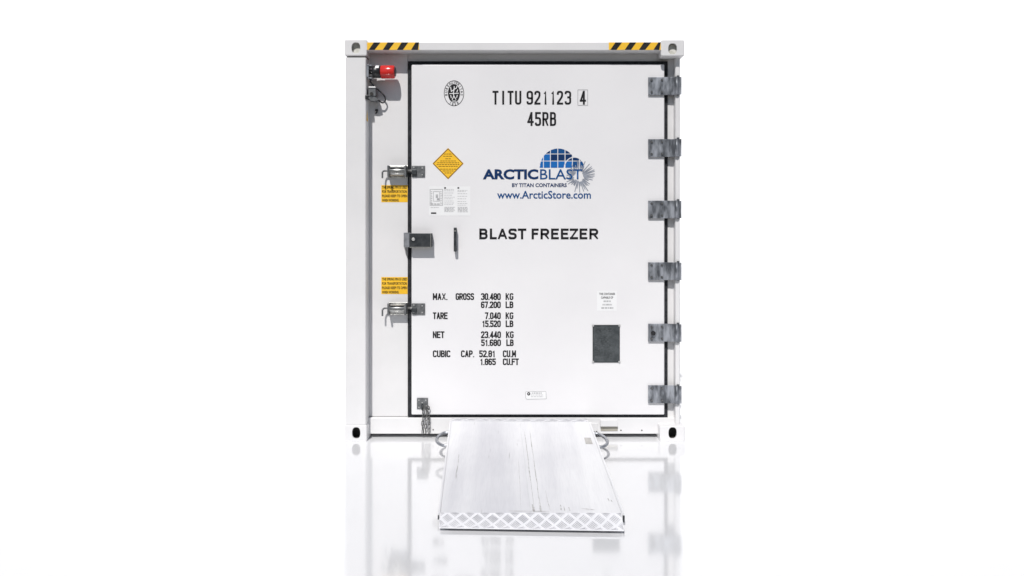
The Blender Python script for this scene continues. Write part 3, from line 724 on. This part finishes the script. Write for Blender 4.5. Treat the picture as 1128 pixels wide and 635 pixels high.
# toe lip and its raised bars
TH = Vector((0, 0, .006))
robj('toe_lip', quad_slab([NL+Vector((0, -.002, .002)), NR+Vector((0, -.002, .002)), TR_, TL_], .005, .001), M['tread'])
def tread_bars(a, b, c, e, n_u, n_v, lift):
    """rows of raised bars, five to a diamond, turned the other way in every second diamond; a-b far edge, e-c near edge"""
    bm = bmesh.new(); P = lambda u, v: a.lerp(b, u).lerp(e.lerp(c, u), v)
    nrm = (b-a).cross(e-a).normalized(); nrm = nrm if nrm.z > 0 else -nrm
    Wd, Ln = (b-a).length, (e-a).length; cell = Wd/n_u/2
    rows_n = int(Ln/cell)+3
    for iu in range(-1, 2*n_u+2):
        for iv in range(-1, rows_n):
            if (iu+iv) % 2: continue
            cx, cy = iu*cell, iv*cell; flip = (iu % 2 == 0)
            for k in (-2, -1, 0, 1, 2):
                ang = math.pi/4*(1 if flip else -1); ux, uy = math.cos(ang), math.sin(ang); nx, ny = -uy, ux
                ox, oy = cx+nx*k*cell*.235, cy+ny*k*cell*.235; L2, w2 = cell*.58, cell*.066
                q_ = []
                for s1, s2 in ((-1, 0), (-.7, 1), (.7, 1), (1, 0), (.7, -1), (-.7, -1)):
                    q_.append((ox+ux*L2*s1+nx*w2*s2, oy+uy*L2*s1+ny*w2*s2))
                q_ = [(min(max(x, .003), Wd-.003), min(max(y, .002), Ln-.002)) for x, y in q_]; ox, oy = sum(x for x, y in q_)/6, sum(y for x, y in q_)/6
                if max(x for x, y in q_)-min(x for x, y in q_) > .006 and max(y for x, y in q_)-min(y for x, y in q_) > .006:
                    base = [bm.verts.new(P(x/Wd, y/Ln)+nrm*.0004) for x, y in q_]
                    top = [bm.verts.new(P((ox+(x-ox)*.8)/Wd, (oy+(y-oy)*.8)/Ln)+nrm*lift) for x, y in q_]
                    bm.faces.new(top)
                    for i in range(6): bm.faces.new((base[i], base[(i+1) % 6], top[(i+1) % 6], top[i]))
    return bm
o = robj('tread_pattern', tread_bars(NL+Vector((0, -.002, .002)), NR+Vector((0, -.002, .002)), TR_, TL_, 12, 1, .003), M['bar']); o['kind'] = 'stuff'
# plate bridging onto the sill
bl, br = at_depth(497, 461.2, .062), at_depth(646.5, 461.8, .062)
robj('bridge_plate', quad_slab([bl, br, FRt+Vector((0, .002, .002)), FL+Vector((0, .002, .002))], .005, .001), M['tread'])
o = robj('tread_pattern', tread_bars(bl, br, FRt+Vector((0, .002, .002)), FL+Vector((0, .002, .002)), 10, 1, .0024), M['bar']); o['kind'] = 'stuff'
# lifting handles
for s, edge, (p0, p1) in ((-1, 0, (.13, .30)), (1, 1, (.13, .31))):
    a, b = lerp2(edge, p0), lerp2(edge, p1); dz = Vector((0, 0, -.014)); ou = Vector((s*.085, 0, -.006))
    pts = spline([a+dz+Vector((s*.012, 0, 0)), a.lerp(b, .05)+dz+ou*.62, a.lerp(b, .35)+dz+ou, a.lerp(b, .7)+dz+ou*.95, a.lerp(b, .97)+dz+ou*.5, b+dz+Vector((s*.012, 0, 0))], 7)
    robj('lifting_handle', tube(pts, .0105, 10), M['tube'])
# sticker and a toe block at each side
def on_deck(px, py):
    """point of the deck plane behind that pixel"""
    pj = lambda u, v: (lambda q_: Vector((CX+q_.x*F/(q_.y+D), HY-(q_.z-H)*F/(q_.y+D))))(lerp2(u, v))
    u, v = .5, .4; e = 1e-3; tgt = Vector((px, py))
    for _ in range(12):
        c0 = pj(u, v); r = tgt-c0; ju, jv = (pj(u+e, v)-c0)/e, (pj(u, v+e)-c0)/e; det = ju.x*jv.y-ju.y*jv.x
        u += (r.x*jv.y-r.y*jv.x)/det; v += (ju.x*r.y-ju.y*r.x)/det
    return lerp2(u, v)
robj('deck_sticker', quad_slab([on_deck(643.4, 482.6)+Vector((0, 0, .0022)), on_deck(650.6, 482.8)+Vector((0, 0, .0022)), on_deck(653, 489.6)+Vector((0, 0, .0022)), on_deck(645.2, 489.4)+Vector((0, 0, .0022))], .001, 0), M['tag'])
for u in (.06, .5, .94):
    p = lerp2(u, 1); robj('rubber_foot', box(p.x-.03, p.x+.03, p.y-.05, p.y-.01, .0005, .0155, .003), M['plastic'])
for u, s in ((0, -1), (1, 1)):
    p = lerp2(u, 1); robj('toe_hinge', box(p.x-.004+s*.01, p.x+.004+s*.012, p.y-.007, p.y+.006, .02, p.z-.012, .001), M['darksteel'])

# dirt dragged along the deck by wheels
M['scuff'] = mat('dirt_scuff', (.34, .33, .32), .8, c2=(.56, .56, .56), scale=45, detail=4)
rn = random.Random(11)
def scuff(p, q, w, lift=.0014):
    a, b = on_deck(*p), on_deck(*q); n = (b-a).cross(Vector((0, 0, 1))).normalized(); up = Vector((0, 0, lift)); bm = bmesh.new(); prev = None; N_ = 14
    for i in range(N_+1):
        t = i/N_; c_ = a.lerp(b, t)+n*rn.uniform(-.0012, .0012)+up; ww = 1.35*w*rn.uniform(.35, 1.1)*(1-abs(2*t-1)**6)
        cur = (bm.verts.new(c_-n*ww/2), bm.verts.new(c_+n*ww/2))
        if prev: bm.faces.new((prev[0], prev[1], cur[1], cur[0]))
        prev = cur
    robj('scuff_mark', bm, M['scuff'])
for p, q, w in (((577.6, 474), (588.6, 563), .004), ((583.4, 474), (595.8, 563.5), .0042), ((586.4, 556), (588.4, 564.4), .011), ((594.6, 557), (596.2, 564.4), .009),
                ((536, 499), (534.6, 513), .003), ((542, 500), (541, 506), .003), ((505.6, 500), (503.6, 520), .003), ((548.6, 499), (548.8, 507), .0028),
                ((617.4, 556), (618.4, 563), .005), ((621, 558), (622.4, 563.6), .004), ((626.4, 559), (628, 563.4), .004), ((669.4, 549), (671.2, 552.6), .005), ((673, 551), (674.2, 553.4), .005),
                ((600.6, 540), (606, 563.5), .0024), ((571, 505), (574, 560), .0016), ((640, 560.5), (656, 562.2), .004), ((560, 563.2), (606, 563.8), .004)):
    scuff(p, q, w)
